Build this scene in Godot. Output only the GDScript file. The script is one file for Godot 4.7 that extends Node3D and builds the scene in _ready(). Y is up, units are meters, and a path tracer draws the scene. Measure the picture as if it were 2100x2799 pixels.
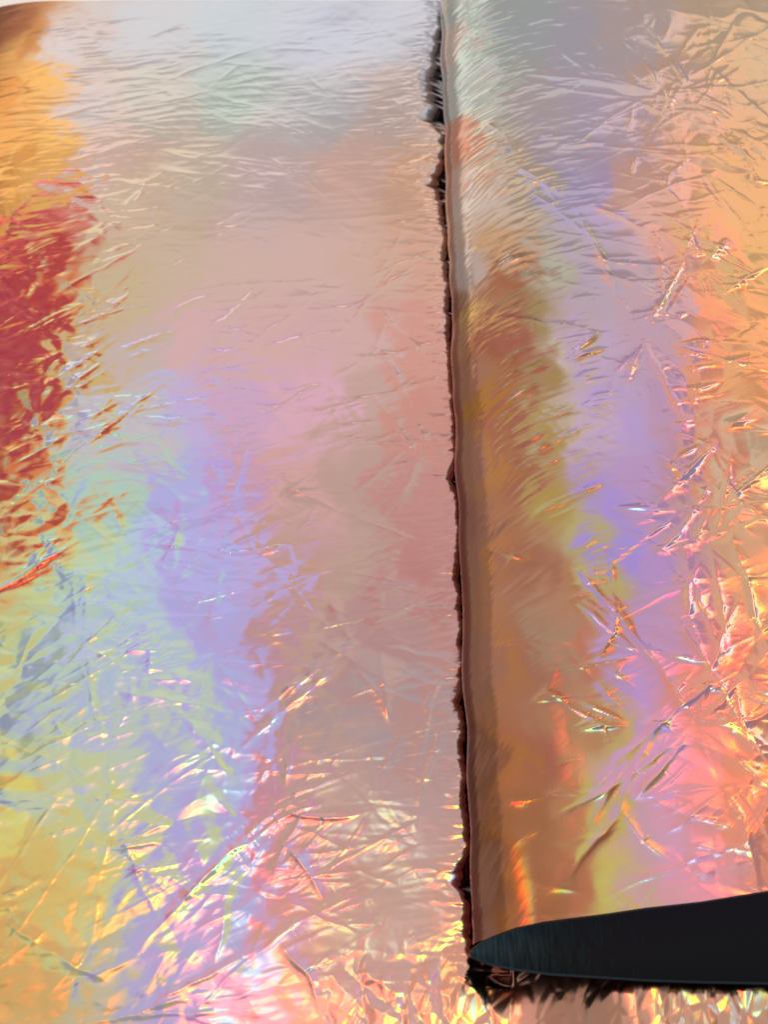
extends Node3D
# A close-up of iridescent metallised film: a crumpled sheet, a second sheet whose folded edge lies
# over it, and the tip of a black scissor blade. Shapes are worked out in millimetres.

const MM := 0.001
const SEAM := 15.5      # x of the folded edge
const SHEET_END := 91.0 # z where the folded sheet is cut off, below the blade

# Tints of the film's interference coating: x and z in mm, colour.
const TINTS_FLAT := [
	[-100, -152, Color8(161, 102, 54)], [-103.3, -133, Color8(199, 133, 70)], [-93.6, -137.1, Color8(209, 157, 87)],
	[-86.1, -113.2, Color8(212, 160, 91)], [-95.5, -109.4, Color8(206, 146, 80)], [-96.5, -91, Color8(205, 150, 82)],
	[-87.9, -98.2, Color8(210, 160, 89)], [-86.9, -149.8, Color8(183, 171, 169)], [-79.6, -124.9, Color8(184, 171, 167)],
	[-74.7, -101.9, Color8(194, 168, 160)], [-80.1, -91, Color8(197, 114, 99)], [-94.6, -78.7, Color8(200, 100, 74)],
	[-87.5, -82.2, Color8(161, 60, 70)], [-81.1, -77, Color8(165, 64, 60)], [-90.8, -66.9, Color8(157, 57, 68)],
	[-82.9, -63.7, Color8(166, 60, 64)], [-77.2, -62, Color8(204, 108, 69)], [-86, -47.8, Color8(160, 60, 71)],
	[-78.9, -47.8, Color8(171, 66, 58)], [-73.8, -57.2, Color8(197, 170, 116)], [-83.7, -32.9, Color8(161, 60, 75)],
	[-76.7, -32.9, Color8(174, 75, 59)], [-70.5, -38.8, Color8(190, 173, 110)], [-71.1, -30, Color8(201, 150, 84)],
	[-81.5, -18.7, Color8(158, 60, 68)], [-74.3, -15.9, Color8(206, 111, 66)], [-67.9, -18.7, Color8(195, 189, 129)],
	[-81.1, -5.2, Color8(166, 71, 60)], [-73.7, 0, Color8(205, 140, 78)], [-75.5, 10.1, Color8(204, 179, 121)],
	[-61.6, -7.8, Color8(164, 194, 179)], [-64.9, -21.4, Color8(179, 184, 194)], [-64.4, -158.5, Color8(175, 172, 175)],
	[-43, -158.5, Color8(169, 174, 179)], [-17.1, -154.1, Color8(172, 172, 183)], [0, -158.5, Color8(173, 172, 180)],
	[-62, -133, Color8(181, 173, 163)], [-41.3, -133, Color8(169, 177, 168)], [-16.4, -129, Color8(176, 173, 173)],
	[4.1, -129, Color8(183, 165, 158)], [-63.7, -91, Color8(194, 171, 148)], [-48.9, -98.2, Color8(189, 172, 156)],
	[-29.3, -98.2, Color8(189, 168, 166)], [-7.9, -101.9, Color8(201, 166, 154)], [7.8, -98.2, Color8(201, 161, 136)],
	[-64.5, -63.7, Color8(189, 172, 139)], [-52.2, -70.3, Color8(190, 170, 149)], [-37.3, -70.3, Color8(195, 168, 158)],
	[-18.6, -70.3, Color8(196, 167, 159)], [0, -70.3, Color8(194, 164, 150)], [11.3, -73.6, Color8(199, 157, 137)],
	[-60.3, -41.8, Color8(187, 170, 163)], [-44.8, -47.8, Color8(200, 165, 165)], [-26.9, -47.8, Color8(199, 164, 160)],
	[-9, -47.8, Color8(197, 163, 160)], [7.2, -47.8, Color8(198, 146, 135)], [-59.4, -18.7, Color8(185, 177, 185)],
	[-51.8, -27.1, Color8(179, 175, 199)], [-43.1, -27.1, Color8(182, 166, 206)], [-29.3, -27.1, Color8(192, 158, 186)],
	[-17.3, -30, Color8(205, 162, 177)], [-5.2, -30, Color8(185, 155, 146)], [6.9, -27.1, Color8(192, 138, 126)],
	[-62.3, 0, Color8(167, 195, 167)], [-54.1, -0, Color8(159, 181, 205)], [-46.3, -5.2, Color8(166, 164, 214)],
	[-36.4, -5.2, Color8(176, 152, 204)], [-26.6, -7.8, Color8(190, 148, 168)], [-16.6, -7.8, Color8(198, 155, 151)],
	[-5, -7.8, Color8(178, 149, 139)], [6.6, -5.2, Color8(183, 134, 128)], [-67.1, 12.5, Color8(189, 199, 145)],
	[-57.5, 12.5, Color8(174, 199, 176)], [-48.2, 10.1, Color8(171, 187, 211)], [-38.4, 12.5, Color8(170, 165, 217)],
	[-27.2, 12.5, Color8(182, 161, 205)], [-19.1, 15, Color8(184, 146, 132)], [-8, 15, Color8(178, 151, 137)],
	[6.4, 15, Color8(179, 126, 122)], [-78, 24.5, Color8(194, 189, 125)], [-69.9, 26.8, Color8(186, 197, 139)],
	[-60.8, 24.5, Color8(176, 201, 186)], [-51.2, 26.8, Color8(169, 187, 209)], [-40.2, 29.1, Color8(170, 165, 219)],
	[-29.4, 29.1, Color8(172, 161, 210)], [-20.1, 29.1, Color8(182, 140, 150)], [-12.4, 29.1, Color8(183, 151, 139)],
	[0, 31.4, Color8(172, 136, 135)], [9.2, 33.6, Color8(180, 136, 128)], [-75.1, 42.4, Color8(186, 199, 162)],
	[-66.1, 42.4, Color8(177, 196, 181)], [-57.1, 42.4, Color8(171, 181, 211)], [-46.8, 40.3, Color8(179, 194, 181)],
	[-36, 42.4, Color8(166, 172, 215)], [-27, 42.4, Color8(177, 163, 210)], [-17.9, 46.7, Color8(180, 140, 146)],
	[-8.9, 46.7, Color8(178, 151, 141)], [0, 48.8, Color8(165, 146, 149)], [8.8, 50.9, Color8(176, 140, 135)],
	[-72.7, 57.1, Color8(201, 209, 134)], [-65.5, 57.1, Color8(187, 197, 167)], [-56.5, 59.1, Color8(186, 199, 154)],
	[-46.6, 57.1, Color8(181, 196, 177)], [-36.2, 59.1, Color8(168, 176, 211)], [-27.4, 61.1, Color8(173, 161, 215)],
	[-17.1, 65.1, Color8(190, 138, 152)], [-7.1, 65.1, Color8(181, 151, 143)], [2.9, 65.1, Color8(178, 149, 146)],
	[-70.5, 70.9, Color8(209, 201, 110)], [-62.1, 70.9, Color8(206, 184, 114)], [-53.4, 72.8, Color8(196, 197, 134)],
	[-43.5, 72.8, Color8(187, 194, 154)], [-33.6, 74.7, Color8(170, 165, 214)], [-25.1, 76.5, Color8(185, 160, 200)],
	[-8.3, 80.2, Color8(186, 146, 132)], [2.8, 80.2, Color8(184, 152, 142)], [-68.7, 82, Color8(209, 170, 103)],
	[-60.2, 83.8, Color8(206, 184, 109)], [-50.6, 83.8, Color8(197, 196, 130)], [-42.3, 85.6, Color8(181, 189, 177)],
	[-32.6, 87.4, Color8(170, 166, 210)], [-5.4, 92.6, Color8(190, 156, 142)], [4, 92.6, Color8(186, 154, 146)],
	[-67, 92.6, Color8(205, 163, 101)], [-58.7, 94.3, Color8(197, 165, 105)], [-50.5, 96, Color8(194, 175, 123)],
	[-42.4, 97.7, Color8(184, 181, 154)], [-33, 99.4, Color8(172, 166, 207)], [36.8, 101.1, Color8(190, 140, 110)],
	[59.1, 101.1, Color8(169, 129, 107)], [-108, -162.1, Color8(140, 83, 55)], [-101.8, -149.8, Color8(201, 146, 83)],
	[-16.6, 78.4, Color8(200, 142, 150)], [-19.1, 85.6, Color8(200, 140, 160)], [-13.5, 90.9, Color8(204, 148, 140)],
	[-22.9, 90.9, Color8(193, 156, 193)], [-21.1, 99.4, Color8(198, 156, 185)], [-13.1, 101.1, Color8(204, 152, 140)],
	[-2.6, 101.1, Color8(192, 154, 146)], [7.9, 100.2, Color8(196, 146, 130)], [15.8, 99.4, Color8(200, 144, 124)],
	[26.4, 99.4, Color8(200, 146, 122)], [36.8, 101.1, Color8(196, 146, 124)], [47.3, 101.1, Color8(190, 146, 126)],
	[59.1, 101.1, Color8(186, 144, 126)],
]
const TINTS_FOLDED := [
	[17.4, -145.1, Color8(198, 168, 154)], [17.4, -101.7, Color8(188, 128, 102)], [20.8, -149.3, Color8(168, 177, 169)],
	[24.7, -140.9, Color8(164, 179, 168)], [21.9, -120.6, Color8(171, 175, 168)], [25.6, -112.9, Color8(178, 175, 158)],
	[23.4, -83.8, Color8(187, 171, 161)], [30.1, -87.3, Color8(196, 172, 142)], [19.8, -60.5, Color8(174, 154, 144)],
	[26.4, -67, Color8(188, 151, 115)], [15.9, -51.1, Color8(136, 92, 72)], [28.6, -57.4, Color8(151, 95, 68)],
	[20.1, -45, Color8(183, 145, 92)], [23.2, -36.1, Color8(144, 85, 66)], [27.6, -39, Color8(151, 91, 76)],
	[16.9, -27.5, Color8(150, 105, 86)], [21.7, -21.9, Color8(162, 112, 49)], [26.5, -16.4, Color8(151, 91, 76)],
	[15.5, -8.4, Color8(150, 105, 86)], [18.3, -8.4, Color8(150, 105, 86)], [22.7, -5.8, Color8(168, 116, 65)],
	[27.3, -0.7, Color8(151, 96, 78)], [15.5, 16.5, Color8(150, 105, 86)], [18.7, 14.2, Color8(150, 105, 86)],
	[23.2, 16.5, Color8(167, 113, 68)], [27.7, 18.9, Color8(150, 101, 82)], [15.5, 39.2, Color8(150, 105, 86)],
	[18.5, 39.2, Color8(150, 105, 86)], [22.4, 39.2, Color8(167, 112, 66)], [26.6, 39.2, Color8(154, 105, 86)],
	[32.6, 37, Color8(156, 129, 106)], [15.5, 59.7, Color8(150, 105, 86)], [18.6, 59.7, Color8(121, 77, 56)],
	[22.3, 59.7, Color8(166, 109, 63)], [26.8, 59.7, Color8(155, 97, 79)], [15.5, 78.6, Color8(150, 105, 86)],
	[18.9, 78.6, Color8(122, 77, 53)], [21.9, 78.6, Color8(158, 100, 49)], [25.6, 78.6, Color8(150, 101, 72)],
	[16.4, 90.8, Color8(150, 105, 86)], [21.1, 89.1, Color8(154, 96, 48)], [26.4, 87.4, Color8(148, 95, 68)],
	[37.2, -145.1, Color8(169, 175, 175)], [49.3, -140.9, Color8(175, 170, 181)], [39.6, -116.7, Color8(181, 169, 169)],
	[49.1, -112.9, Color8(181, 167, 184)], [35.6, -83.8, Color8(176, 163, 144)], [43.1, -83.8, Color8(167, 156, 184)],
	[39.5, -60.5, Color8(171, 166, 150)], [34.9, -45, Color8(151, 129, 89)], [35.5, -27.5, Color8(151, 123, 76)],
	[39.3, -33.2, Color8(184, 168, 157)], [36.2, -13.7, Color8(160, 135, 70)], [39.7, -16.4, Color8(181, 165, 150)],
	[36.5, 4.4, Color8(162, 135, 70)], [40.1, 9.3, Color8(170, 160, 105)], [36.6, 23.6, Color8(164, 116, 82)],
	[42, 23.6, Color8(171, 161, 100)], [37.1, 37, Color8(176, 114, 90)], [43.4, 32.6, Color8(183, 131, 113)],
	[35.7, 53.8, Color8(168, 125, 90)], [41.5, 53.8, Color8(180, 160, 100)], [34.5, 69.4, Color8(170, 117, 84)],
	[40, 69.4, Color8(177, 167, 84)], [32.1, 82.1, Color8(171, 107, 79)], [39, 80.3, Color8(187, 174, 95)],
	[59, -112.9, Color8(188, 168, 178)], [65.8, -140.9, Color8(186, 170, 168)], [52.4, -83.8, Color8(176, 157, 188)],
	[61.8, -83.8, Color8(207, 164, 152)], [50, -57.4, Color8(172, 156, 170)], [46.4, -36.1, Color8(180, 156, 182)],
	[43, -16.4, Color8(185, 159, 187)], [48, -16.4, Color8(171, 149, 197)], [44.5, 4.4, Color8(159, 135, 204)],
	[51.3, -0.7, Color8(172, 142, 182)], [46.5, 16.5, Color8(153, 135, 207)], [52.4, 18.9, Color8(167, 138, 187)],
	[46.4, 32.6, Color8(170, 142, 188)], [46.6, 45.5, Color8(168, 144, 198)], [51.7, 39.2, Color8(180, 140, 174)],
	[46.5, 59.7, Color8(195, 150, 189)], [43.8, 73.1, Color8(184, 150, 170)], [52.2, 59.7, Color8(204, 146, 170)],
	[50.4, 74.9, Color8(201, 149, 177)], [53.8, 80.3, Color8(206, 146, 160)], [58.5, 74.9, Color8(206, 144, 142)],
	[73.6, -120.6, Color8(202, 166, 151)], [87.8, -136.7, Color8(197, 168, 140)], [100.7, -140.9, Color8(191, 170, 143)],
	[76.2, -94.4, Color8(212, 162, 138)], [87.7, -94.4, Color8(205, 166, 124)], [67.3, -67, Color8(203, 153, 145)],
	[78.2, -67, Color8(219, 161, 118)], [89.1, -67, Color8(204, 167, 117)], [62.9, -45, Color8(179, 151, 167)],
	[73.4, -45, Color8(214, 146, 118)], [83.9, -45, Color8(216, 162, 116)], [62.2, -24.7, Color8(176, 142, 174)],
	[72.7, -27.5, Color8(207, 141, 115)], [82.8, -27.5, Color8(217, 158, 111)], [61.6, -5.8, Color8(175, 137, 155)],
	[71.3, -5.8, Color8(204, 141, 113)], [79.8, -8.4, Color8(193, 168, 141)], [62.6, 11.7, Color8(180, 142, 144)],
	[72, 11.7, Color8(191, 151, 121)], [63.5, 28.1, Color8(194, 141, 142)], [72.6, 28.1, Color8(205, 155, 121)],
	[62.9, 43.4, Color8(210, 133, 121)], [69.9, 45.5, Color8(208, 150, 122)], [60.9, 57.8, Color8(213, 140, 133)],
	[67.7, 59.7, Color8(219, 140, 110)], [65.6, 73.1, Color8(215, 139, 113)], [84.2, 4.4, Color8(198, 163, 131)],
	[73.5, -33.2, Color8(213, 149, 118)], [71.5, -57.4, Color8(211, 150, 124)], [81.9, -80.4, Color8(206, 166, 127)],
	[74, 18.9, Color8(204, 159, 117)], [64.9, 49.7, Color8(209, 141, 130)], [55.7, 65.6, Color8(203, 141, 143)],
	[57.5, 28.1, Color8(186, 142, 158)], [13.5, 4.4, Color8(140, 95, 81)], [13.7, 49.7, Color8(137, 92, 78)],
	[14.1, 87.4, Color8(137, 92, 78)],
]
# Sharp creases: half width, height, and the points they run through, in mm.
const CREASES_FLAT := [
	[0.7, 0.35, [Vector2(-89.1, -44.8), Vector2(-81.3, -52.5), Vector2(-69.6, -60.4), Vector2(-60.7, -62)]],
	[0.8, 0.4, [Vector2(-87.4, -34.3), Vector2(-78, -41.8), Vector2(-67.9, -46.3), Vector2(-59.8, -54.1)]],
	[0.9, 0.4, [Vector2(-86.3, -27.1), Vector2(-76.9, -34.3), Vector2(-69.1, -41.8), Vector2(-61.1, -49.4)]],
	[0.8, 0.35, [Vector2(-83.2, -18.7), Vector2(-75.9, -27.1), Vector2(-70.1, -35.8), Vector2(-63.8, -41.8), Vector2(-55.6, -47.8)]],
	[0.7, 0.3, [Vector2(-84.7, -17.3), Vector2(-76.6, -20.1), Vector2(-70, -21.4), Vector2(-66.9, -24.3)]],
	[0.5, 0.2, [Vector2(-83.4, -9.2), Vector2(-75.4, -11.8), Vector2(-65.9, -15.9)]],
	[0.5, 0.25, [Vector2(-65.6, -27.1), Vector2(-56.8, -25.7), Vector2(-48.1, -24.3), Vector2(-39.6, -25.7), Vector2(-29.2, -24.3)]],
	[0.5, 0.25, [Vector2(-55.3, -11.8), Vector2(-41.8, -10.5), Vector2(-33.5, -11.8), Vector2(-23.7, -15.9)]],
	[0.4, 0.25, [Vector2(-63.7, -11.8), Vector2(-50.2, -10.5), Vector2(-38.2, -6.5), Vector2(-25, -7.8), Vector2(-8.2, 0), Vector2(6.5, 5.1)]],
	[0.5, 0.2, [Vector2(-47.5, -37.3), Vector2(-34.9, -32.9), Vector2(-26.1, -31.4), Vector2(-13.9, -30)]],
	[0.5, 0.25, [Vector2(-38.2, -30), Vector2(-27.7, -28.5), Vector2(-17.2, -24.3), Vector2(-13.5, -15.9)]],
	[0.5, 0.3, [Vector2(-49.9, 24.5), Vector2(-36.1, 21), Vector2(-22.2, 17.4), Vector2(-8, 12.5), Vector2(8.1, 7.6)]],
	[0.6, 0.35, [Vector2(-50, 7.6), Vector2(-32.1, 10.1), Vector2(-16.1, 7.6), Vector2(0, 5.1)]],
	[0.5, 0.3, [Vector2(-40.4, 26.8), Vector2(-27.8, 29.1), Vector2(-15.5, 28), Vector2(0, 24.5), Vector2(11, 19.8)]],
	[0.6, 0.35, [Vector2(-74.1, 48.8), Vector2(-64.6, 42.4), Vector2(-56.2, 37), Vector2(-46.2, 30.2), Vector2(-35.9, 24.5)]],
	[0.5, 0.35, [Vector2(-73.4, 53), Vector2(-64.1, 45.7), Vector2(-58.6, 42.4)]],
	[0.7, 0.4, [Vector2(-72.7, 57.1), Vector2(-64.6, 53), Vector2(-57.8, 48.8), Vector2(-50.6, 46.7)]],
	[0.5, 0.3, [Vector2(-59.1, 32.5), Vector2(-57.6, 40.3), Vector2(-56.5, 46.7), Vector2(-53.1, 50.9)]],
	[0.5, 0.25, [Vector2(-53.7, 45.7), Vector2(-41.7, 46.7), Vector2(-31.3, 45.5)]],
	[0.6, 0.4, [Vector2(-3.1, 29.1), Vector2(-12.2, 35.9), Vector2(-18.1, 40.3), Vector2(-25.3, 46.7)]],
	[0.7, 0.5, [Vector2(-6.1, 33.6), Vector2(-15.1, 41.4), Vector2(-20.8, 46.7), Vector2(-29.2, 55.1)]],
	[0.6, 0.4, [Vector2(-17.8, 48.8), Vector2(-18.3, 55.1), Vector2(-18.7, 61.1)]],
	[0.9, 0.6, [Vector2(-5.8, 59.1), Vector2(-20, 65.1), Vector2(-28.1, 72.8), Vector2(-34.5, 80.2), Vector2(-43.1, 90.9), Vector2(-53, 97.7)]],
	[0.6, 0.45, [Vector2(-21.4, 65.1), Vector2(-11.4, 67), Vector2(0, 65.1)]],
	[0.7, 0.5, [Vector2(-10, 63.1), Vector2(-19.9, 67), Vector2(-24, 70.9), Vector2(-32.2, 74.7)]],
	[0.7, 0.5, [Vector2(-19.7, 70.9), Vector2(-13.9, 76.5), Vector2(-9.6, 83.8)]],
	[0.7, 0.4, [Vector2(-71.5, 65.1), Vector2(-60.2, 64.1), Vector2(-50.2, 63.1), Vector2(-35.8, 64.1)]],
	[0.6, 0.35, [Vector2(-56.2, 72.8), Vector2(-42.2, 71.8), Vector2(-28.3, 69.9)]],
	[0.6, 0.35, [Vector2(-59.6, 78.4), Vector2(-44.6, 76.5), Vector2(-32.2, 73.7)]],
	[0.8, 0.5, [Vector2(-68.2, 85.6), Vector2(-60.8, 89.1), Vector2(-53.5, 93.5), Vector2(-45.1, 96.9)]],
	[0.7, 0.4, [Vector2(-59.3, 99.4), Vector2(-50.6, 95.2), Vector2(-41.6, 91.8), Vector2(-29.8, 88.3)]],
	[0.8, 0.6, [Vector2(-32.8, 101.1), Vector2(-24.1, 92.6), Vector2(-16.3, 86.5), Vector2(-8.2, 82), Vector2(0, 78.4)]],
	[0.7, 0.6, [Vector2(-39.6, 99.4), Vector2(-29.4, 94.3), Vector2(-20.3, 89.1)]],
	[0.8, 0.6, [Vector2(-18.9, 89.1), Vector2(-13.4, 94.3), Vector2(-10.5, 102.7)]],
	[0.6, 0.4, [Vector2(-27.7, 78.4), Vector2(-28.6, 85.6), Vector2(-29.4, 94.3)]],
	[0.6, 0.4, [Vector2(-22.3, 76.5), Vector2(-21.8, 85.6), Vector2(-22.7, 94.3)]],
	[0.5, 0.3, [Vector2(0, -44.8), Vector2(5.2, -30), Vector2(11.7, -10.5)]],
	[0.5, 0.25, [Vector2(-5.3, -35.8), Vector2(5.1, -18.7), Vector2(13.2, -5.2)]],
	[0.4, 0.2, [Vector2(-9.8, 0), Vector2(0, 3.8), Vector2(11.3, 8.8)]],
	[0.5, 0.3, [Vector2(-1.5, 29.1), Vector2(0, 42.4), Vector2(1.5, 50.9)]],
	[0.5, 0.3, [Vector2(10.6, 38.1), Vector2(7.4, 50.9), Vector2(4.3, 63.1)]],
	[0.6, 0.35, [Vector2(11.9, 46.7), Vector2(7.2, 61.1), Vector2(5.6, 70.9)]],
	[0.5, 0.35, [Vector2(-13.6, 85.6), Vector2(-2.8, 81.1), Vector2(5.6, 76.5), Vector2(14, 75.6)]],
	[0.5, 0.35, [Vector2(-5.6, 76.5), Vector2(2.8, 79.3), Vector2(13.9, 78.4)]],
]
const CREASES_FOLDED := [
	[0.7, 0.5, [Vector2(64, -102), Vector2(71.4, -115.2), Vector2(77.3, -131)]],
	[0.8, 0.5, [Vector2(64, -102), Vector2(73.6, -117.1), Vector2(81.9, -135.1)]],
	[0.8, 0.5, [Vector2(63.1, -102), Vector2(68.4, -89.4), Vector2(74.4, -77.2)]],
	[0.6, 0.4, [Vector2(63.1, -102), Vector2(60.8, -89.4)]],
	[0.8, 0.45, [Vector2(62.1, -102), Vector2(77.9, -103.9), Vector2(97.6, -105.7)]],
	[0.7, 0.4, [Vector2(63.8, -100.2), Vector2(81, -98.3), Vector2(96.2, -96.5)]],
	[0.5, 0.3, [Vector2(54.3, -102), Vector2(64, -101.3)]],
	[0.8, 0.5, [Vector2(58.6, -85.8), Vector2(67.2, -78.9), Vector2(75.6, -72.2), Vector2(90.1, -59.2)]],
	[0.8, 0.5, [Vector2(78.8, -96.5), Vector2(85.5, -89.4), Vector2(93.9, -82.4)]],
	[0.9, 0.5, [Vector2(80.3, -92.9), Vector2(85.9, -78.9), Vector2(91.7, -68.9)]],
	[0.6, 0.4, [Vector2(77.4, -100.2), Vector2(70.7, -92.9), Vector2(68.9, -85.8)]],
	[0.5, 0.3, [Vector2(61.7, -117.1), Vector2(79.8, -119.1), Vector2(89.2, -115.2)]],
	[0.6, 0.3, [Vector2(62.2, -143.4), Vector2(64.7, -127), Vector2(67.9, -119.1)]],
	[0.6, 0.4, [Vector2(63.7, -117.1), Vector2(60.3, -103.9)]],
	[0.6, 0.35, [Vector2(41.5, -59.2), Vector2(53.9, -57.6), Vector2(64.2, -52.9)]],
	[0.7, 0.4, [Vector2(37.7, -31.9), Vector2(45.1, -37.7), Vector2(52.6, -43.7), Vector2(61.7, -46.7), Vector2(88.6, -49.8)]],
	[0.7, 0.45, [Vector2(39.3, -30.5), Vector2(47.1, -40.7), Vector2(54.6, -46.7)]],
	[0.9, 0.6, [Vector2(54.9, -31.9), Vector2(68.6, -31.9), Vector2(86.7, -37.7)]],
	[0.9, 0.6, [Vector2(50.9, -26.2), Vector2(67.9, -26.2), Vector2(86, -33.3)]],
	[1, 0.7, [Vector2(53.9, 8.1), Vector2(61.5, -2), Vector2(71.1, -12.4), Vector2(84.8, -26.2)]],
	[1, 0.7, [Vector2(58.6, -4.5), Vector2(71.4, -15.1), Vector2(83.9, -20.6)]],
	[0.8, 0.6, [Vector2(52.9, 17.8), Vector2(60, 10.6), Vector2(68, -2)]],
	[0.8, 0.6, [Vector2(70.3, -7.1), Vector2(73.7, 3.1), Vector2(79.3, 8.1)]],
	[0.8, 0.5, [Vector2(67.3, 3.1), Vector2(62.5, 15.4), Vector2(57, 22.5)]],
	[0.8, 0.6, [Vector2(60.5, 19), Vector2(59.7, 31.6), Vector2(61.1, 38.2)]],
	[0.6, 0.4, [Vector2(27.5, 27.1), Vector2(36.9, 23.6), Vector2(46.3, 21.3)]],
	[0.6, 0.4, [Vector2(41.8, 20.1), Vector2(45.8, 27.1), Vector2(44.4, 33.8), Vector2(40, 40.4)]],
	[0.6, 0.4, [Vector2(40, 40.4), Vector2(44.3, 42.5), Vector2(49.7, 46.8)]],
	[0.6, 0.4, [Vector2(28, 42.5), Vector2(40, 40.4), Vector2(53.8, 37.1)]],
	[0.6, 0.35, [Vector2(24.7, 48.8), Vector2(36.6, 46.8), Vector2(44, 45.7)]],
	[0.8, 0.5, [Vector2(49, 53), Vector2(55.6, 46.8), Vector2(64.9, 42.5), Vector2(74.8, 36)]],
	[0.8, 0.5, [Vector2(47.4, 55), Vector2(52.4, 48.8), Vector2(59.3, 40.4)]],
	[0.8, 0.5, [Vector2(61.1, 48.8), Vector2(66.4, 53), Vector2(71.5, 57)]],
	[0.7, 0.45, [Vector2(35.9, 72.5), Vector2(40.7, 64.9), Vector2(47.4, 55)]],
	[0.7, 0.45, [Vector2(40, 72.5), Vector2(45.3, 61), Vector2(50.5, 53)]],
	[0.7, 0.4, [Vector2(41.9, 66.8), Vector2(45.3, 74.3), Vector2(50.4, 78)]],
	[0.6, 0.35, [Vector2(48.1, 74.3), Vector2(55.7, 68.7), Vector2(63.5, 62.9)]],
	[0.8, 0.5, [Vector2(57.7, 53), Vector2(60.6, 62.9), Vector2(64.8, 72.5)]],
	[0.7, 0.4, [Vector2(61.8, 74.3), Vector2(66.8, 68.7), Vector2(70.2, 64.9)]],
	[0.6, 0.3, [Vector2(42.6, -100.2), Vector2(58.4, -103.9)]],
]
const BLADE_BACK := [Vector2(111.7, 80.5), Vector2(65.2, 83.6), Vector2(59.9, 84.4), Vector2(53.6, 85.4), Vector2(44.2, 86.4), Vector2(37.9, 87.3), Vector2(34.7, 87.7), Vector2(26.9, 88.6), Vector2(22.1, 89.5), Vector2(19, 90.5), Vector2(17, 91.2), Vector2(15.9, 91.8), Vector2(14.9, 92.4), Vector2(14.4, 92.9)]
const BLADE_EDGE := [Vector2(14.3, 93.4), Vector2(14.6, 94), Vector2(15.5, 94.6), Vector2(17.2, 95.4), Vector2(21.7, 96.5), Vector2(27.8, 97.4), Vector2(33.9, 97.8), Vector2(42.9, 98.4), Vector2(51.9, 98.7), Vector2(62.8, 98.9), Vector2(106.5, 99.6)]

var film_material: StandardMaterial3D


func _ready() -> void:
	camera_and_light()
	film_material = film_coating()
	tabletop()
	flat_film()
	folded_film()
	scissor_blade()


func camera_and_light() -> void:
	var cam := Camera3D.new()
	cam.name = "camera"
	add_child(cam)
	cam.look_at_from_position(Vector3(0.0000, 0.2290, 0.1431), Vector3.ZERO)
	cam.fov = 44.0
	cam.near = 0.01
	cam.far = 20.0
	cam.current = true
	var lens := CameraAttributesPhysical.new()
	lens.frustum_focal_length = 12.0 / tan(deg_to_rad(44.0 / 2.0))
	lens.frustum_focus_distance = 0.255
	lens.frustum_near = 0.01
	lens.frustum_far = 20.0
	lens.exposure_aperture = 20.0
	cam.attributes = lens
	var env := Environment.new()
	env.background_mode = Environment.BG_COLOR
	env.background_color = Color(0.40, 0.38, 0.38).linear_to_srgb()
	env.tonemap_mode = Environment.TONE_MAPPER_LINEAR
	env.tonemap_exposure = 1.62
	env.sdfgi_enabled = true
	env.ssao_enabled = true
	env.ssil_enabled = true
	var we := WorldEnvironment.new()
	we.name = "world_environment"
	we.environment = env
	add_child(we)
	# unseen soft panels, added and overlapped to brighten the far half of the film
	for k in 4:
		area("added_panel_light", Vector3(0.0, 0.95, -1.45 - 0.16 * k), Vector3(0.0, 0.0, -1.45 - 0.16 * k), Vector2(2.8, 1.9 - 0.1 * k), 0.11 + 0.025 * k, Color(1.0, 0.985, 0.97))
	area("added_overhead_light", Vector3(0.0, 1.0, -0.53), Vector3(0.0, 0.0, -0.53), Vector2(1.15, 1.22), 0.110, Color(1.0, 0.97, 0.96))  # added overhead panel, so that steep facets mirror the dimmer surroundings
	area("added_far_light", Vector3(-0.30, 0.62, -1.0), Vector3(-0.02, 0.0, -0.12), Vector2(0.8, 0.24), 0.034, Color(0.96, 1.0, 0.98))  # narrow panel added for the white highlight on the crest of the fold
	# added red, green and blue lights side by side, for the rainbow glints
	rgb_lights("added_rgb_light", Vector3(-0.085, 0.86, -0.10), Vector3(-0.015, 0, 0.08), Vector2(0.085, 0.10), 2.1)
	rgb_lights("added_near_rgb_light", Vector3(0.125, 0.87, 0.055), Vector3(0.03, 0, 0.10), Vector2(0.36, 0.13), 3.6)
	rgb_lights("added_side_rgb_light", Vector3(0.685, 0.59, -0.44), Vector3(0.09, 0, -0.02), Vector2(0.125, 0.85), 1.6)
	area("added_peach_light", Vector3(0.56, 0.55, -0.74), Vector3(0.09, 0, -0.12), Vector2(0.34, 0.34), 0.017, Color(1.0, 0.68, 0.42))  # unseen peach panel, added for cream glints at the upper right


func rgb_lights(called: String, from: Vector3, to: Vector3, size: Vector2, radiance: float) -> void:  # three added coloured panels that imitate dispersed light
	var across := Vector3(size.x, 0, 0)
	var power := radiance * size.x * size.y / PI
	area(called, from - across * 0.36, to, size, power, Color(1.0, 0.09, 0.03))
	area(called, from + across * 0.22, to, size * Vector2(0.72, 0.85), power * 0.62, Color(0.2, 1.0, 0.02))
	area(called, from + across * 0.58, to, size * Vector2(0.5, 0.7), power * 0.3, Color(0.05, 0.35, 1.0))


func area(called: String, from: Vector3, to: Vector3, size: Vector2, energy: float, tint: Color) -> void:
	var l := AreaLight3D.new()
	l.name = called
	l.area_size = size
	l.area_normalize_energy = true
	l.light_energy = energy
	l.light_color = tint.linear_to_srgb()
	l.shadow_enabled = true
	l.area_range = 4.0
	add_child(l, true)
	var up := Vector3.UP if absf((to - from).normalized().y) < 0.95 else Vector3.FORWARD
	l.look_at_from_position(from, to, up)


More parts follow.
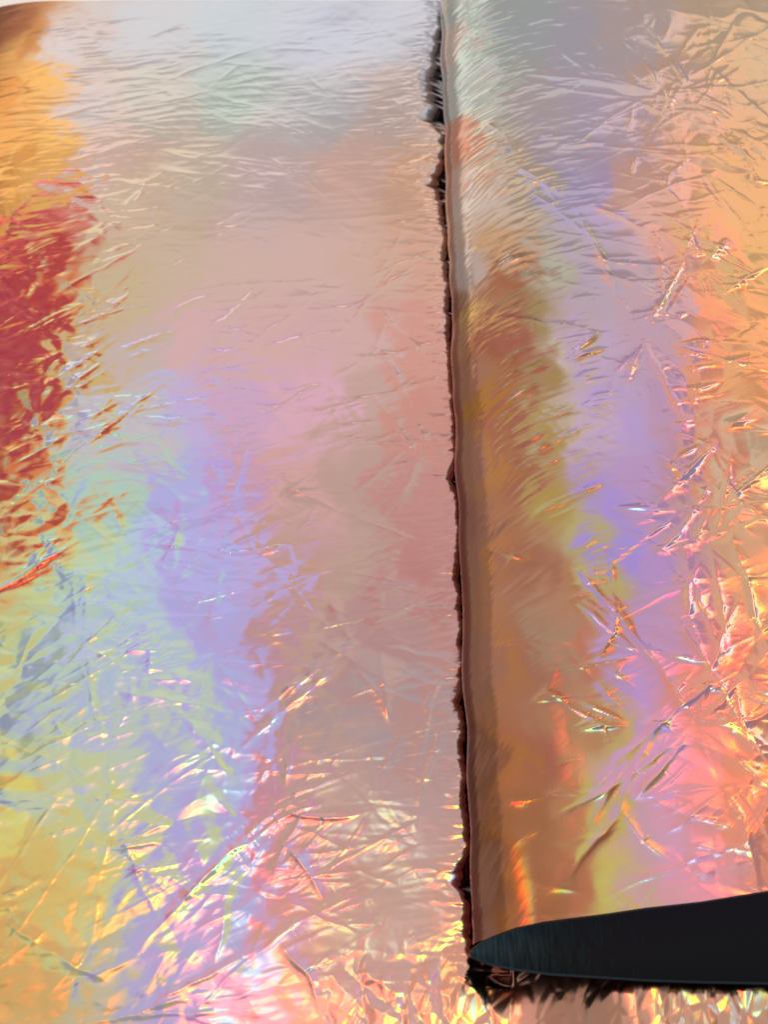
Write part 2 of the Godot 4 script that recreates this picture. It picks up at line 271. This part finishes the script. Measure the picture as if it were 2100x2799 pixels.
func film_coating() -> StandardMaterial3D:
	var m := StandardMaterial3D.new()
	m.resource_name = "film_coating"
	m.vertex_color_use_as_albedo = true
	m.metallic = 1.0
	m.roughness = 0.16
	m.cull_mode = BaseMaterial3D.CULL_DISABLED
	return m


func noise(seed_: int, kind: int, freq: float, octaves: int) -> FastNoiseLite:
	var n := FastNoiseLite.new()
	n.seed = seed_
	n.noise_type = FastNoiseLite.TYPE_SIMPLEX_SMOOTH
	n.fractal_type = kind
	n.frequency = freq
	n.fractal_octaves = octaves
	return n


func put(o: Node3D, called: String, label: String, category: String, parent: Node = self) -> void:
	o.name = called
	if label:
		o.set_meta("label", label)
	if category:
		o.set_meta("category", category)
	parent.add_child(o, true)


# ---- tints -------------------------------------------------------------------------------------

const MAP_X := -140.0
const MAP_Z := -200.0
const MAP_STEP := 1.6
const MAP_W := 150
const MAP_H := 200


func tint_map(tints: Array) -> PackedColorArray:
	var xs := PackedFloat32Array()
	var zs := PackedFloat32Array()
	var cs := PackedColorArray()
	for t in tints:
		xs.append(t[0])
		zs.append(t[1])
		cs.append((t[2] as Color).srgb_to_linear())
	var out := PackedColorArray()
	out.resize(MAP_W * MAP_H)
	var count := xs.size()
	for j in MAP_H:
		var z := MAP_Z + j * MAP_STEP
		var near := PackedInt32Array()
		for k in count:
			if absf(zs[k] - z) < 45.0:
				near.append(k)
		for i in MAP_W:
			var x := MAP_X + i * MAP_STEP
			var r := 0.0
			var g := 0.0
			var b := 0.0
			var total := 0.0
			for k in near:
				var dx := xs[k] - x
				var dz := (zs[k] - z) * 0.62
				var d := dx * dx + dz * dz + 7.0
				var w := 1.0 / (d * d)
				var c := cs[k]
				r += c.r * w
				g += c.g * w
				b += c.b * w
				total += w
			out[j * MAP_W + i] = Color(r / total, g / total, b / total) if total > 0.0 else Color(0.5, 0.4, 0.35)
	return out


func tint_at(map: PackedColorArray, x: float, z: float) -> Color:
	var fx := clampf((x - MAP_X) / MAP_STEP, 0.0, MAP_W - 1.001)
	var fz := clampf((z - MAP_Z) / MAP_STEP, 0.0, MAP_H - 1.001)
	var i := int(fx)
	var k := int(fz) * MAP_W + i
	fx -= i
	return map[k].lerp(map[k + 1], fx).lerp(map[k + MAP_W].lerp(map[k + MAP_W + 1], fx), fz - int(fz))


# ---- a sheet of film: a profile across, drawn out along z, with a field of wrinkles laid on it ----

class Sheet:
	var s := PackedFloat32Array()   # mm along the profile
	var px := PackedFloat32Array()
	var py := PackedFloat32Array()
	var nx := PackedFloat32Array()
	var ny := PackedFloat32Array()
	var z0 := 0.0
	var dz := 0.28
	var nz := 0
	var h := PackedFloat32Array()


func profile(sh: Sheet) -> void:
	var n := sh.px.size()
	sh.nx.resize(n)
	sh.ny.resize(n)
	for i in n:
		var a := maxi(i - 1, 0)
		var b := mini(i + 1, n - 1)
		var t := Vector2(sh.px[b] - sh.px[a], sh.py[b] - sh.py[a]).normalized()
		sh.nx[i] = -t.y
		sh.ny[i] = t.x


func crease(sh: Sheet, lines: Array, n: FastNoiseLite) -> void:
	# each fold: a sharp ridge, with a flank that falls off slowly to one side and quickly to the other
	var w := sh.s.size()
	var count := 0
	for line in lines:
		count += 1
		var half: float = 0.16 + line[0] * 0.5
		var height: float = line[1] * 0.62
		var pts: Array = line[2]
		var total := 0.0
		for k in pts.size() - 1:
			total += (pts[k + 1] as Vector2).distance_to(pts[k])
		var slow := half * 4.0
		var quick := half * 1.6
		if count % 2:
			var t := slow
			slow = quick
			quick = t
		var reach := half * 10.0
		var run := 0.0
		for k in pts.size() - 1:
			var a: Vector2 = pts[k]
			var b: Vector2 = pts[k + 1]
			var long := a.distance_to(b)
			var along := (b - a) / long
			var j0 := maxi(int((minf(a.y, b.y) - reach - sh.z0) / sh.dz), 0)
			var j1 := mini(int((maxf(a.y, b.y) + reach - sh.z0) / sh.dz), sh.nz - 1)
			var i0 := sh.s.bsearch(minf(a.x, b.x) - reach)
			var i1 := mini(sh.s.bsearch(maxf(a.x, b.x) + reach), w - 1)
			for j in range(j0, j1 + 1):
				var z := sh.z0 + j * sh.dz
				for i in range(i0, i1 + 1):
					var x := sh.s[i]
					var t := (x - a.x) * along.x + (z - a.y) * along.y
					if t < 0.0 or t >= long:
						continue
					var d := (x - a.x) * along.y - (z - a.y) * along.x
					if absf(d) > reach:
						continue
					d += 0.5 * n.get_noise_2d(x * 0.7, z * 0.7)
					var off := absf(d)
					var u := (run + t) / total
					var size := height * minf(1.0, minf(u, 1.0 - u) * 3.0) * (0.6 + 0.9 * n.get_noise_2d(x * 0.4 + 70.0, z * 0.4))
					sh.h[j * w + i] += size * (0.45 * exp(-off / half) + 0.55 * exp(-off / (slow if d > 0.0 else quick))) * (1.0 - off / reach) if off < reach else 0.0
			run += long


func sheet_mesh(sh: Sheet, map: PackedColorArray, shift: float, grain: FastNoiseLite) -> ArrayMesh:
	var w := sh.s.size()
	var n := w * sh.nz
	var verts := PackedVector3Array()
	var norms := PackedVector3Array()
	var cols := PackedColorArray()
	verts.resize(n)
	norms.resize(n)
	cols.resize(n)
	var k := 0
	for j in sh.nz:
		var z := sh.z0 + j * sh.dz
		for i in w:
			var h := sh.h[k]
			verts[k] = Vector3((sh.px[i] + h * sh.nx[i]) * MM, (sh.py[i] + h * sh.ny[i]) * MM, z * MM)
			k += 1
	k = 0
	for j in sh.nz:
		var z := sh.z0 + j * sh.dz
		var up := -w if j > 0 else 0
		var down := w if j < sh.nz - 1 else 0
		for i in w:
			var left := -1 if i > 0 else 0
			var right := 1 if i < w - 1 else 0
			norms[k] = (verts[k + down] - verts[k + up]).cross(verts[k + right] - verts[k + left]).normalized()
			# wrinkle slope shifts the tint: angle-dependent iridescence painted into the vertex colour
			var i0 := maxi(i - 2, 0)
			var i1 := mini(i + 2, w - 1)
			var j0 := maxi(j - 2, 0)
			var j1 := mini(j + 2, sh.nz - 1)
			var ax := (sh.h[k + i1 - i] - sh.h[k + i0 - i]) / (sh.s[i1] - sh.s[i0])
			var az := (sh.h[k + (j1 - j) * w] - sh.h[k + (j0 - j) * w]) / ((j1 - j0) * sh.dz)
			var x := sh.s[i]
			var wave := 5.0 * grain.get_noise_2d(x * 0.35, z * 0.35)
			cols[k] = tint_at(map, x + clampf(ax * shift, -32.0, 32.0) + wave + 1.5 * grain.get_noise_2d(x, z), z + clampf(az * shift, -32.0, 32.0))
			k += 1
	var index := PackedInt32Array()
	index.resize((w - 1) * (sh.nz - 1) * 6)
	var at := 0
	for j in sh.nz - 1:
		for i in w - 1:
			k = j * w + i
			index[at] = k
			index[at + 1] = k + 1
			index[at + 2] = k + w
			index[at + 3] = k + 1
			index[at + 4] = k + w + 1
			index[at + 5] = k + w
			at += 6
	index.resize(at)
	var arrays := []
	arrays.resize(Mesh.ARRAY_MAX)
	arrays[Mesh.ARRAY_VERTEX] = verts
	arrays[Mesh.ARRAY_NORMAL] = norms
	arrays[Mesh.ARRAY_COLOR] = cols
	arrays[Mesh.ARRAY_INDEX] = index
	var m := ArrayMesh.new()
	m.add_surface_from_arrays(Mesh.PRIMITIVE_TRIANGLES, arrays)
	m.surface_set_material(0, film_material)
	return m


func bump(v: float, centre: float, wide: float) -> float:
	return exp(-((v - centre) / wide) ** 2)


# ---- the flat sheet ----

func flat_wrinkles(sh: Sheet) -> void:
	var buckle := noise(3, FastNoiseLite.FRACTAL_FBM, 1.0, 2)
	var facet := facets(11)
	var small := facets(17)
	var pleat := noise(23, FastNoiseLite.FRACTAL_RIDGED, 1.0, 2)
	var warp := noise(31, FastNoiseLite.FRACTAL_FBM, 0.03, 2)
	var patch := noise(37, FastNoiseLite.FRACTAL_FBM, 0.035, 2)
	var rag := noise(41, FastNoiseLite.FRACTAL_FBM, 1.0, 2)
	var ripple := noise(43, FastNoiseLite.FRACTAL_FBM, 1.0, 2)
	var w := sh.s.size()
	sh.h.resize(w * sh.nz)
	var k := 0
	for j in sh.nz:
		var z := sh.z0 + j * sh.dz
		var near := smoothstep(-95.0, 40.0, z)
		var low := smoothstep(84.0, 96.0, z)
		var far_pleats := bump(z, -105.0, 50.0)
		var gap := 0.3 + 4.4 * bump(z, -140.0, 18.0) + 3.6 * bump(z, -105.0, 25.0) + 1.4 * bump(z, -60.0, 22.0) + 1.8 * bump(z, -9.0, 3.0) + 1.4 * bump(z, 22.0, 10.0) + 2.2 * bump(z, 46.0, 12.0) + 5.0 * bump(z, 84.0, 14.0)
		for i in w:
			var x := sh.s[i]
			var wx := warp.get_noise_2d(x, z) * 5.0
			var wz := warp.get_noise_2d(x + 300.0, z) * 5.0
			var rough := clampf(0.5 + 1.4 * patch.get_noise_2d(x, z), 0.0, 1.0)
			var soft := ripple.get_noise_2d(x / 9.0 + 20.0, z / 6.0)
			wx += 0.9 * soft
			wz += 0.7 * ripple.get_noise_2d(x / 9.0, z / 7.0 + 60.0)
			var right := smoothstep(-27.0, -7.0, x)
			var strip := low * smoothstep(-14.0, 6.0, x + 0.6 * (z - 90.0))
			var left := 1.1 * smoothstep(-62.0, -74.0, x) * smoothstep(-125.0, -85.0, z)
			var h := (0.3 + 0.4 * near) * buckle.get_noise_2d(x / 55.0, z / 55.0)
			# crumples: flat facets between straight folds
			var calm := 1.0 - 0.8 * right * (1.0 - strip)
			h += (0.02 + 0.15 * near * calm + 0.14 * left) * (1.0 - strip) * facet.get_noise_2d((x + wx + 0.5 * z) / 14.0, (z + wz - 0.25 * x) / 9.0)
			h += (0.012 + 0.07 * near * calm * rough + 0.13 * left * (0.3 + rough)) * (1.0 - strip) * small.get_noise_2d((x + wx + 0.4 * z) / 8.0, (z + wz - 0.2 * x) / 5.0)
			h += (0.012 + 0.055 * near * calm + 0.03 * left) * (1.0 - strip) * (soft + 0.28 * ripple.get_noise_2d((x + 0.5 * z) / 5.0 + 90.0, (z - 0.3 * x) / 13.0))
			if strip > 0.0:
				h += strip * (0.30 * facet.get_noise_2d((x + wx) / 6.0 + 30.0, (z + 0.5 * x) / 13.0) + 0.12 * small.get_noise_2d((x + 0.3 * z) / 2.4, (z - 0.3 * x) / 4.6))
			# pleats drawn across the far left edge, and towards the fold
			var gather := 0.11 * far_pleats * bump(x, -80.0, 16.0) * (0.3 + rough) + 0.022 * smoothstep(0.0, -120.0, z) * rough + 0.035 * (1.0 - strip) * exp(-absf(x - SEAM) / 9.0)
			h += gather * pleat.get_noise_2d((x + wx) / 26.0, (z + 0.1 * x + wz * 0.3) / 4.6)
			h += 0.016 * (0.4 + near) * (1.0 - strip) * rough * rough * pleat.get_noise_2d((x + wx) / 34.0 + 50.0, (z + 0.12 * x + wz * 0.2) / 3.6)
			# the film dips under the fold, along a ragged brink
			if z < 97.0 and x < 22.0:
				var brink := SEAM - 0.3 - gap * (0.75 + 0.9 * rag.get_noise_2d(7.0, z / 17.0) + 0.4 * rag.get_noise_2d(77.0, z / 5.0))
				var d := clampf(x - brink, 0.0, 9.0)
				var end := 1.0 - low * smoothstep(93.0, 97.0, z)
				h -= minf(0.15 * d * d / (1.0 + 0.2 * d), 4.0) * end
				h += end * 0.13 * bump(x, brink + 0.6, 3.4) * (rag.get_noise_2d((x + 0.4 * z) / 7.0, z / 1.7) + 0.5 * rag.get_noise_2d((x + 0.4 * z) / 4.5 + 30.0, z / 3.0))
			sh.h[k] = h
			k += 1


func facets(seed_: int) -> FastNoiseLite:
	# second-nearest minus nearest squared distance: plane facets that meet in straight folds
	var n := FastNoiseLite.new()
	n.seed = seed_
	n.noise_type = FastNoiseLite.TYPE_CELLULAR
	n.cellular_distance_function = FastNoiseLite.DISTANCE_EUCLIDEAN_SQUARED
	n.cellular_return_type = FastNoiseLite.RETURN_DISTANCE2_SUB
	n.cellular_jitter = 1.0
	n.frequency = 1.0
	n.fractal_type = FastNoiseLite.FRACTAL_NONE
	return n


func flat_film() -> void:
	var map := tint_map(TINTS_FLAT)
	var grain := noise(5, FastNoiseLite.FRACTAL_FBM, 0.15, 2)
	var film := Node3D.new()
	put(film, "iridescent_film", "crumpled iridescent film lying flat, lavender and green with a red and amber left side", "film")
	for part in 2:
		var sh := Sheet.new()
		var x0 := -126.0 if part == 0 else 20.0
		var x1 := 20.0 if part == 0 else 80.0
		var count := int((x1 - x0) / 0.28)
		for i in count + 1:
			var x := lerpf(x0, x1, float(i) / count)
			var over := maxf(0.0, -93.0 - x)
			sh.s.append(x)
			sh.px.append(x)
			sh.py.append(-0.007 * over * over if part == 0 else 9.4 * smoothstep(20.0, 46.0, x))
		profile(sh)
		sh.z0 = -172.0 if part == 0 else 84.0
		sh.nz = int((122.0 - sh.z0) / sh.dz)
		flat_wrinkles(sh)
		crease(sh, CREASES_FLAT, grain)
		crease(sh, fine_creases(), grain)
		var m := MeshInstance3D.new()
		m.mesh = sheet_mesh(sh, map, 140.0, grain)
		put(m, "film_sheet" if part == 0 else "gathered_edge", "", "", film)


func branch(rng: RandomNumberGenerator, lines: Array, p: Vector2, turn: float, long: float, half: float, height: float) -> void:
	# a fold of four nearly straight runs, which may send off a thinner one
	var pts := [p]
	var dir := turn
	for q in 4:
		dir += rng.randf_range(-0.12, 0.12)
		p += Vector2.from_angle(dir) * long * rng.randf_range(0.15, 0.35)
		pts.append(p)
		if half > 0.34 and rng.randf() < 0.3:
			branch(rng, lines, p, dir + (0.5 if rng.randf() < 0.5 else -0.5) * rng.randf_range(0.7, 1.5), long * 0.55, half * 0.7, height * 0.6)
	lines.append([half, height, pts])


func fine_creases() -> Array:
	var rng := RandomNumberGenerator.new()
	rng.seed = 77
	var lines := []
	# stars of folds round the points where the film was pinched
	for hub in [Vector2(-61, 32), Vector2(-24, 65), Vector2(-22, 80), Vector2(-34, -4), Vector2(-3, -62), Vector2(-78, 50), Vector2(-70, 82), Vector2(-50, 66), Vector2(-96, -20), Vector2(-8, 30), Vector2(-45, 20)]:
		var first := rng.randf() * TAU
		for k in 7:
			branch(rng, lines, hub + Vector2(rng.randf_range(-1, 1), rng.randf_range(-1, 1)), first + k * TAU / 7.0 + rng.randf_range(-0.35, 0.35), rng.randf_range(10.0, 34.0), rng.randf_range(0.35, 0.75), rng.randf_range(0.10, 0.32))
	for k in 560:
		var p := Vector2(rng.randf_range(-120.0, 10.0), rng.randf_range(-160.0, 116.0))
		var far := p.y < -55.0
		if far and p.x > -60.0 and rng.randf() < 0.8:
			continue
		# most run level or rise gently to the right; a few cross them
		var turn := rng.randf_range(-0.5, 0.12)
		if not far and rng.randf() < 0.3:
			turn = rng.randf_range(-1.2, 1.3)
		var size := rng.randf() ** 2
		branch(rng, lines, p, turn, lerpf(5.0, 40.0, size), lerpf(0.28, 0.6, rng.randf()), lerpf(0.04, 0.16, size) * rng.randf_range(0.5, 1.2))
	for k in 90:
		var p := Vector2(rng.randf_range(-118.0, -66.0), rng.randf_range(-75.0, 25.0))
		branch(rng, lines, p, rng.randf_range(-0.75, -0.05), rng.randf_range(8.0, 30.0), rng.randf_range(0.35, 0.7), rng.randf_range(0.12, 0.4))
	# long thin ones that fan out to the left from the fold
	for k in 190:
		var z := rng.randf_range(-130.0, 85.0)
		branch(rng, lines, Vector2(rng.randf_range(-45.0, 12.0), z), PI - 0.012 * (z + 30.0) * rng.randf_range(0.0, 0.8) + rng.randf_range(-0.2, 0.2), rng.randf_range(18.0, 60.0), rng.randf_range(0.3, 0.55), (0.04 + 0.09 * rng.randf()) * (0.45 if z < -50.0 else 1.0))
	# long fine ones across the near half
	for k in 120:
		var p := Vector2(rng.randf_range(-95.0, -5.0), rng.randf_range(-60.0, 112.0))
		branch(rng, lines, p, rng.randf_range(-0.42, 0.12) if rng.randf() < 0.75 else rng.randf_range(-1.0, -0.5), rng.randf_range(22.0, 70.0), 0.32, rng.randf_range(0.08, 0.24))
	# straight tucks that run into the gap beside the fold
	for k in 150:
		var p := Vector2(SEAM + rng.randf_range(-2.0, 0.0), rng.randf_range(-140.0, 90.0))
		branch(rng, lines, p, PI + rng.randf_range(-0.45, 0.3), rng.randf_range(4.0, 18.0), rng.randf_range(0.28, 0.45), rng.randf_range(0.04, 0.14))
	return lines


func fold_hairs() -> Array:
	# thin stretched wrinkles that run off the fold, steep at its crest and level farther out
	var rng := RandomNumberGenerator.new()
	rng.seed = 31
	var lines := []
	for k in 330:
		var p := Vector2(SEAM + rng.randf_range(5.0, 30.0), lerpf(-165.0, 30.0, rng.randf() ** 1.1))
		var long := rng.randf_range(5.0, 15.0)
		var pts := [p]
		for q in 3:
			var d := Vector2(1.0, -0.2 - 1.5 * exp(-(p.x - SEAM - 3.0) / 10.0)).normalized()
			p += d * long / 3.0
			pts.append(p)
		lines.append([rng.randf_range(0.28, 0.5), rng.randf_range(0.10, 0.30), pts])
	for hub in [Vector2(71, -122), Vector2(80, -118), Vector2(58, -40), Vector2(70, 5), Vector2(66, 40), Vector2(74, -62), Vector2(58, 52), Vector2(72, 62)]:
		var first := rng.randf() * TAU
		for k in 8:
			branch(rng, lines, hub, first + k * TAU / 8.0 + rng.randf_range(-0.35, 0.35), rng.randf_range(16.0, 46.0), rng.randf_range(0.5, 1.0), rng.randf_range(0.35, 0.8))
	for k in 80:
		var p := Vector2(rng.randf_range(48.0, 108.0), rng.randf_range(-165.0, 90.0))
		branch(rng, lines, p, rng.randf_range(-0.7, 0.4), rng.randf_range(5.0, 26.0), rng.randf_range(0.3, 0.5), rng.randf_range(0.08, 0.28))
	# long fine ones that run out to the right
	for k in 90:
		var p := Vector2(rng.randf_range(30.0, 70.0), rng.randf_range(-160.0, 88.0))
		branch(rng, lines, p, rng.randf_range(-0.5, 0.2), rng.randf_range(22.0, 60.0), 0.32, rng.randf_range(0.08, 0.26))
	for k in 26:
		var p := Vector2(rng.randf_range(60.0, 108.0), rng.randf_range(-165.0, -50.0))
		branch(rng, lines, p, rng.randf_range(-1.0, 1.0), rng.randf_range(10.0, 40.0), rng.randf_range(0.4, 0.9), rng.randf_range(0.2, 0.6))
	for k in 90:
		var p := Vector2(rng.randf_range(20.0, 60.0), rng.randf_range(-40.0, 92.0))
		branch(rng, lines, p, rng.randf_range(-0.5, 0.1), rng.randf_range(5.0, 20.0), rng.randf_range(0.28, 0.5), rng.randf_range(0.05, 0.18))
	return lines


# ---- the folded sheet ----

func folded_film() -> void:
	var sh := Sheet.new()
	var c := Curve2D.new()
	var pts := [Vector2(4, 0.6), Vector2(1.2, 1.6), Vector2(0, 4.0), Vector2(0.5, 6.4), Vector2(2.2, 8.6), Vector2(5.2, 10.2), Vector2(9.5, 11.0), Vector2(14, 11.1), Vector2(25, 10.2), Vector2(42, 9.4), Vector2(62, 8.0), Vector2(80, 6.0), Vector2(104, 2.4)]
	for k in pts.size():
		var along: Vector2 = (pts[mini(k + 1, pts.size() - 1)] - pts[maxi(k - 1, 0)]) / 6.0
		c.add_point(pts[k], -along, along)
	var long := c.get_baked_length()
	var crest := c.get_closest_offset(Vector2(14, 11.1))
	var at := 0.0
	while at < long:
		var p := c.sample_baked(at, true)
		sh.px.append(SEAM + p.x)
		sh.py.append(p.y)
		sh.s.append(SEAM + 14.0 + at - crest)
		at += 0.16 if at < crest else 0.28
	profile(sh)
	sh.z0 = -170.0
	sh.nz = int((SHEET_END - sh.z0) / sh.dz)
	var w := sh.s.size()
	sh.h.resize(w * sh.nz)
	var buckle := noise(53, FastNoiseLite.FRACTAL_FBM, 1.0, 2)
	var facet := facets(61)
	var small := facets(67)
	var pleat := noise(73, FastNoiseLite.FRACTAL_RIDGED, 1.0, 2)
	var warp := noise(83, FastNoiseLite.FRACTAL_FBM, 0.03, 2)
	var patch := noise(87, FastNoiseLite.FRACTAL_FBM, 0.04, 2)
	var k := 0
	for j in sh.nz:
		var z := sh.z0 + j * sh.dz
		var near := smoothstep(-150.0, 30.0, z)
		for i in w:
			var x := sh.s[i] - SEAM
			var wx := warp.get_noise_2d(x, z) * 9.0
			var wz := warp.get_noise_2d(x + 300.0, z) * 9.0
			var rough := clampf(0.5 + 1.4 * patch.get_noise_2d(x, z), 0.0, 1.0)
			var out := smoothstep(25.0, 60.0, x)
			var h := (0.25 + 0.5 * out) * buckle.get_noise_2d(x / 50.0, z / 50.0) + 0.55 * smoothstep(12.0, -2.0, x) * buckle.get_noise_2d(x / 60.0 + 20.0, z / 24.0)
			h += (0.03 + 0.26 * out) * facet.get_noise_2d((x + wx + 0.4 * z) / 17.0, (z + wz - 0.4 * x) / 14.0)
			h += (0.012 + 0.08 * out * rough) * small.get_noise_2d((x + wx + 0.2 * z) / 7.5, (z + wz - 0.3 * x) / 5.0)
			# hair-fine pleats fan out from the fold, steep at its crest and level farther out
			var lean := 22.0 * log(1.0 + maxf(x + 3.0, 0.1) / 14.0)
			var gather := 0.12 * bump(x, 12.0, 9.0) * (1.0 - 0.6 * smoothstep(-75.0, -45.0, z)) * (1.0 - 0.93 * smoothstep(-30.0, 30.0, z)) * (0.45 + 0.8 * rough) + 0.012 * (0.2 + rough)
			gather *= smoothstep(-9.0, 6.0, x) * (1.0 - 0.6 * smoothstep(25.0, 55.0, z) * smoothstep(28.0, 20.0, x))
			h += gather * pleat.get_noise_2d((x + wx) / 24.0, (z + lean + wz * 0.3) / 3.6)
			h += 0.02 * bump(x, 1.0, 7.0) * pleat.get_noise_2d((x + wx) / 16.0 + 20.0, (z + 1.6 * x) / 4.0)
			h += 0.4 * gather * pleat.get_noise_2d((x + wx) / 13.0 + 60.0, (z + lean + wz * 0.3) / 1.7)
			sh.h[k] = h
			k += 1
	var grain := noise(7, FastNoiseLite.FRACTAL_FBM, 0.15, 2)
	crease(sh, CREASES_FOLDED, grain)
	crease(sh, fold_hairs(), grain)
	var m := MeshInstance3D.new()
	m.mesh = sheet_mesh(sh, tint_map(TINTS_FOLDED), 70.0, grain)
	put(m, "folded_film", "copper and gold folded edge of iridescent film, turning lavender and peach to the right", "film")


# ---- the table ----

func tabletop() -> void:
	var white := StandardMaterial3D.new()
	white.resource_name = "white_laminate"
	white.albedo_color = Color(0.86, 0.85, 0.82).linear_to_srgb()
	white.roughness = 0.5
	var top := MeshInstance3D.new()
	var box := BoxMesh.new()
	box.size = Vector3(1.2, 0.02, 1.0)
	box.material = white
	top.mesh = box
	top.position = Vector3(0, -0.0220, -0.15)
	put(top, "table_surface", "", "")
	top.set_meta("kind", "structure")
	var dark := StandardMaterial3D.new()
	dark.resource_name = "added_dark_board"
	dark.albedo_color = Color(0.05, 0.036, 0.031).linear_to_srgb()
	dark.roughness = 0.8
	var mat := MeshInstance3D.new()  # slab added to make the gap dark, hidden below the film
	var slab := BoxMesh.new()
	slab.size = Vector3(0.24, 0.0049, 0.285)
	slab.material = dark
	mat.mesh = slab
	mat.position = Vector3(0.034, -0.00950, -0.021)
	put(mat, "added_dark_board", "unseen dark brown board added under the film for the dark of the gap beside the fold", "board")


# ---- the scissor blade ----

func height_at(points: Array, x: float) -> float:
	for k in points.size() - 1:
		var a: Vector2 = points[k]
		var b: Vector2 = points[k + 1]
		if (x - a.x) * (x - b.x) <= 0.0 and absf(a.x - b.x) > 0.001:
			return lerpf(a.y, b.y, (x - a.x) / (b.x - a.x))
	return points[points.size() - 1].y if absf(x - points[points.size() - 1].x) < absf(x - points[0].x) else points[0].y


func scissor_blade() -> void:
	var steel := StandardMaterial3D.new()
	steel.resource_name = "blackened_steel"
	steel.vertex_color_use_as_albedo = true
	steel.metallic = 1.0
	steel.roughness = 0.5
	var bare := StandardMaterial3D.new()
	bare.resource_name = "ground_steel"
	bare.albedo_color = Color(0.03, 0.045, 0.055).linear_to_srgb()
	bare.metallic = 1.0
	bare.roughness = 0.3
	var tip: float = minf(BLADE_BACK[BLADE_BACK.size() - 1].x, BLADE_EDGE[0].x)
	var end: float = BLADE_BACK[0].x - 0.2
	var brush := noise(91, FastNoiseLite.FRACTAL_FBM, 1.0, 3)
	var blade := Node3D.new()
	put(blade, "scissor_blade", "tapered black brushed scissor blade with its rounded tip on the fold", "scissors")
	var nu := 360
	var nv := 28
	var rows := []
	for i in nu + 1:
		var x := tip + (end - tip) * pow(float(i) / nu, 1.25)
		var back := height_at(BLADE_BACK, x)
		var edge := height_at(BLADE_EDGE, x)
		if i == 0:
			back = (back + edge) * 0.5 - 0.02
			edge = back + 0.04
		rows.append([x, back, edge])
	var face := SurfaceTool.new()
	face.begin(Mesh.PRIMITIVE_TRIANGLES)
	for i in nu + 1:
		var x: float = rows[i][0]
		for j in nv + 1:
			var t := float(j) / nv
			var z := lerpf(rows[i][1] + minf(0.35, 0.2 * (rows[i][2] - rows[i][1])), rows[i][2] - minf(0.35, 0.2 * (rows[i][2] - rows[i][1])), t)
			# the colour turns a paler blue-grey in streaks towards the tip
			var tip_tone := clampf(0.9 * exp(-(x - tip) / 6.5) + 0.7 * exp(-(x - tip) / 11.0) * brush.get_noise_2d(x / 0.6, z / 7.0) + 0.05 * brush.get_noise_2d(x / 0.8, z / 5.0), 0.0, 1.0)
			face.set_color(Color(0.008, 0.009, 0.012).lerp(Color(0.03, 0.058, 0.072), tip_tone))
			face.add_vertex(Vector3(x, blade_top(x - tip, t) + 0.012 * brush.get_noise_2d(x / 0.5, z / 9.0), z) * MM)
	for i in nu:
		for j in nv:
			var a := i * (nv + 1) + j
			for q in [a, a + nv + 1, a + 1, a + 1, a + nv + 1, a + nv + 2]:
				face.add_index(q)
	face.generate_normals()
	var fm := MeshInstance3D.new()
	fm.mesh = face.commit()
	fm.mesh.surface_set_material(0, steel)
	put(fm, "blade_face", "", "", blade)
	for side in 2:
		var rim := SurfaceTool.new()
		rim.begin(Mesh.PRIMITIVE_TRIANGLES)
		for i in nu + 1:
			var x: float = rows[i][0]
			var wide: float = minf(0.35, 0.2 * (rows[i][2] - rows[i][1]))
			var z_out: float = rows[i][1 + side]
			var s := 1.0 if side == 0 else -1.0
			var y := blade_top(x - tip, 0.0 if side == 0 else 1.0)
			rim.add_vertex(Vector3(x, y, z_out + s * wide) * MM)
			rim.add_vertex(Vector3(x, y - 0.25, z_out) * MM)
			rim.add_vertex(Vector3(x, y - 1.5, z_out + s * minf(0.3, wide)) * MM)
		for i in nu:
			for j in 2:
				var a := i * 3 + j
				for q in ([a, a + 1, a + 3, a + 1, a + 4, a + 3] if side == 1 else [a, a + 3, a + 1, a + 1, a + 3, a + 4]):
					rim.add_index(q)
		rim.generate_normals()
		var rm := MeshInstance3D.new()
		rm.mesh = rim.commit()
		rm.mesh.surface_set_material(0, bare)
		put(rm, "back_edge" if side == 0 else "cutting_edge", "", "", blade)
	var under := SurfaceTool.new()
	under.begin(Mesh.PRIMITIVE_TRIANGLES)
	under.set_color(Color(0.008, 0.009, 0.012))
	for i in nu + 1:
		var x: float = rows[i][0]
		var wide: float = minf(0.3, 0.2 * (rows[i][2] - rows[i][1]))
		under.add_vertex(Vector3(x, blade_top(x - tip, 0.0) - 1.5, rows[i][1] + wide) * MM)
		under.add_vertex(Vector3(x, blade_top(x - tip, 1.0) - 1.5, rows[i][2] - wide) * MM)
	for i in nu:
		var a := i * 2
		for q in [a, a + 1, a + 2, a + 1, a + 3, a + 2]:
			under.add_index(q)
	under.generate_normals()
	var um := MeshInstance3D.new()
	um.mesh = under.commit()
	um.mesh.surface_set_material(0, steel)
	put(um, "blade_underside", "", "", blade)


func blade_top(from_tip: float, t: float) -> float:
	# a low crown across, and a nose that bends down towards the tip
	return 12.6 + 0.5 * (1.0 - pow(2.0 * t - 1.0, 2.0)) - 2.6 * exp(-from_tip / 7.0)
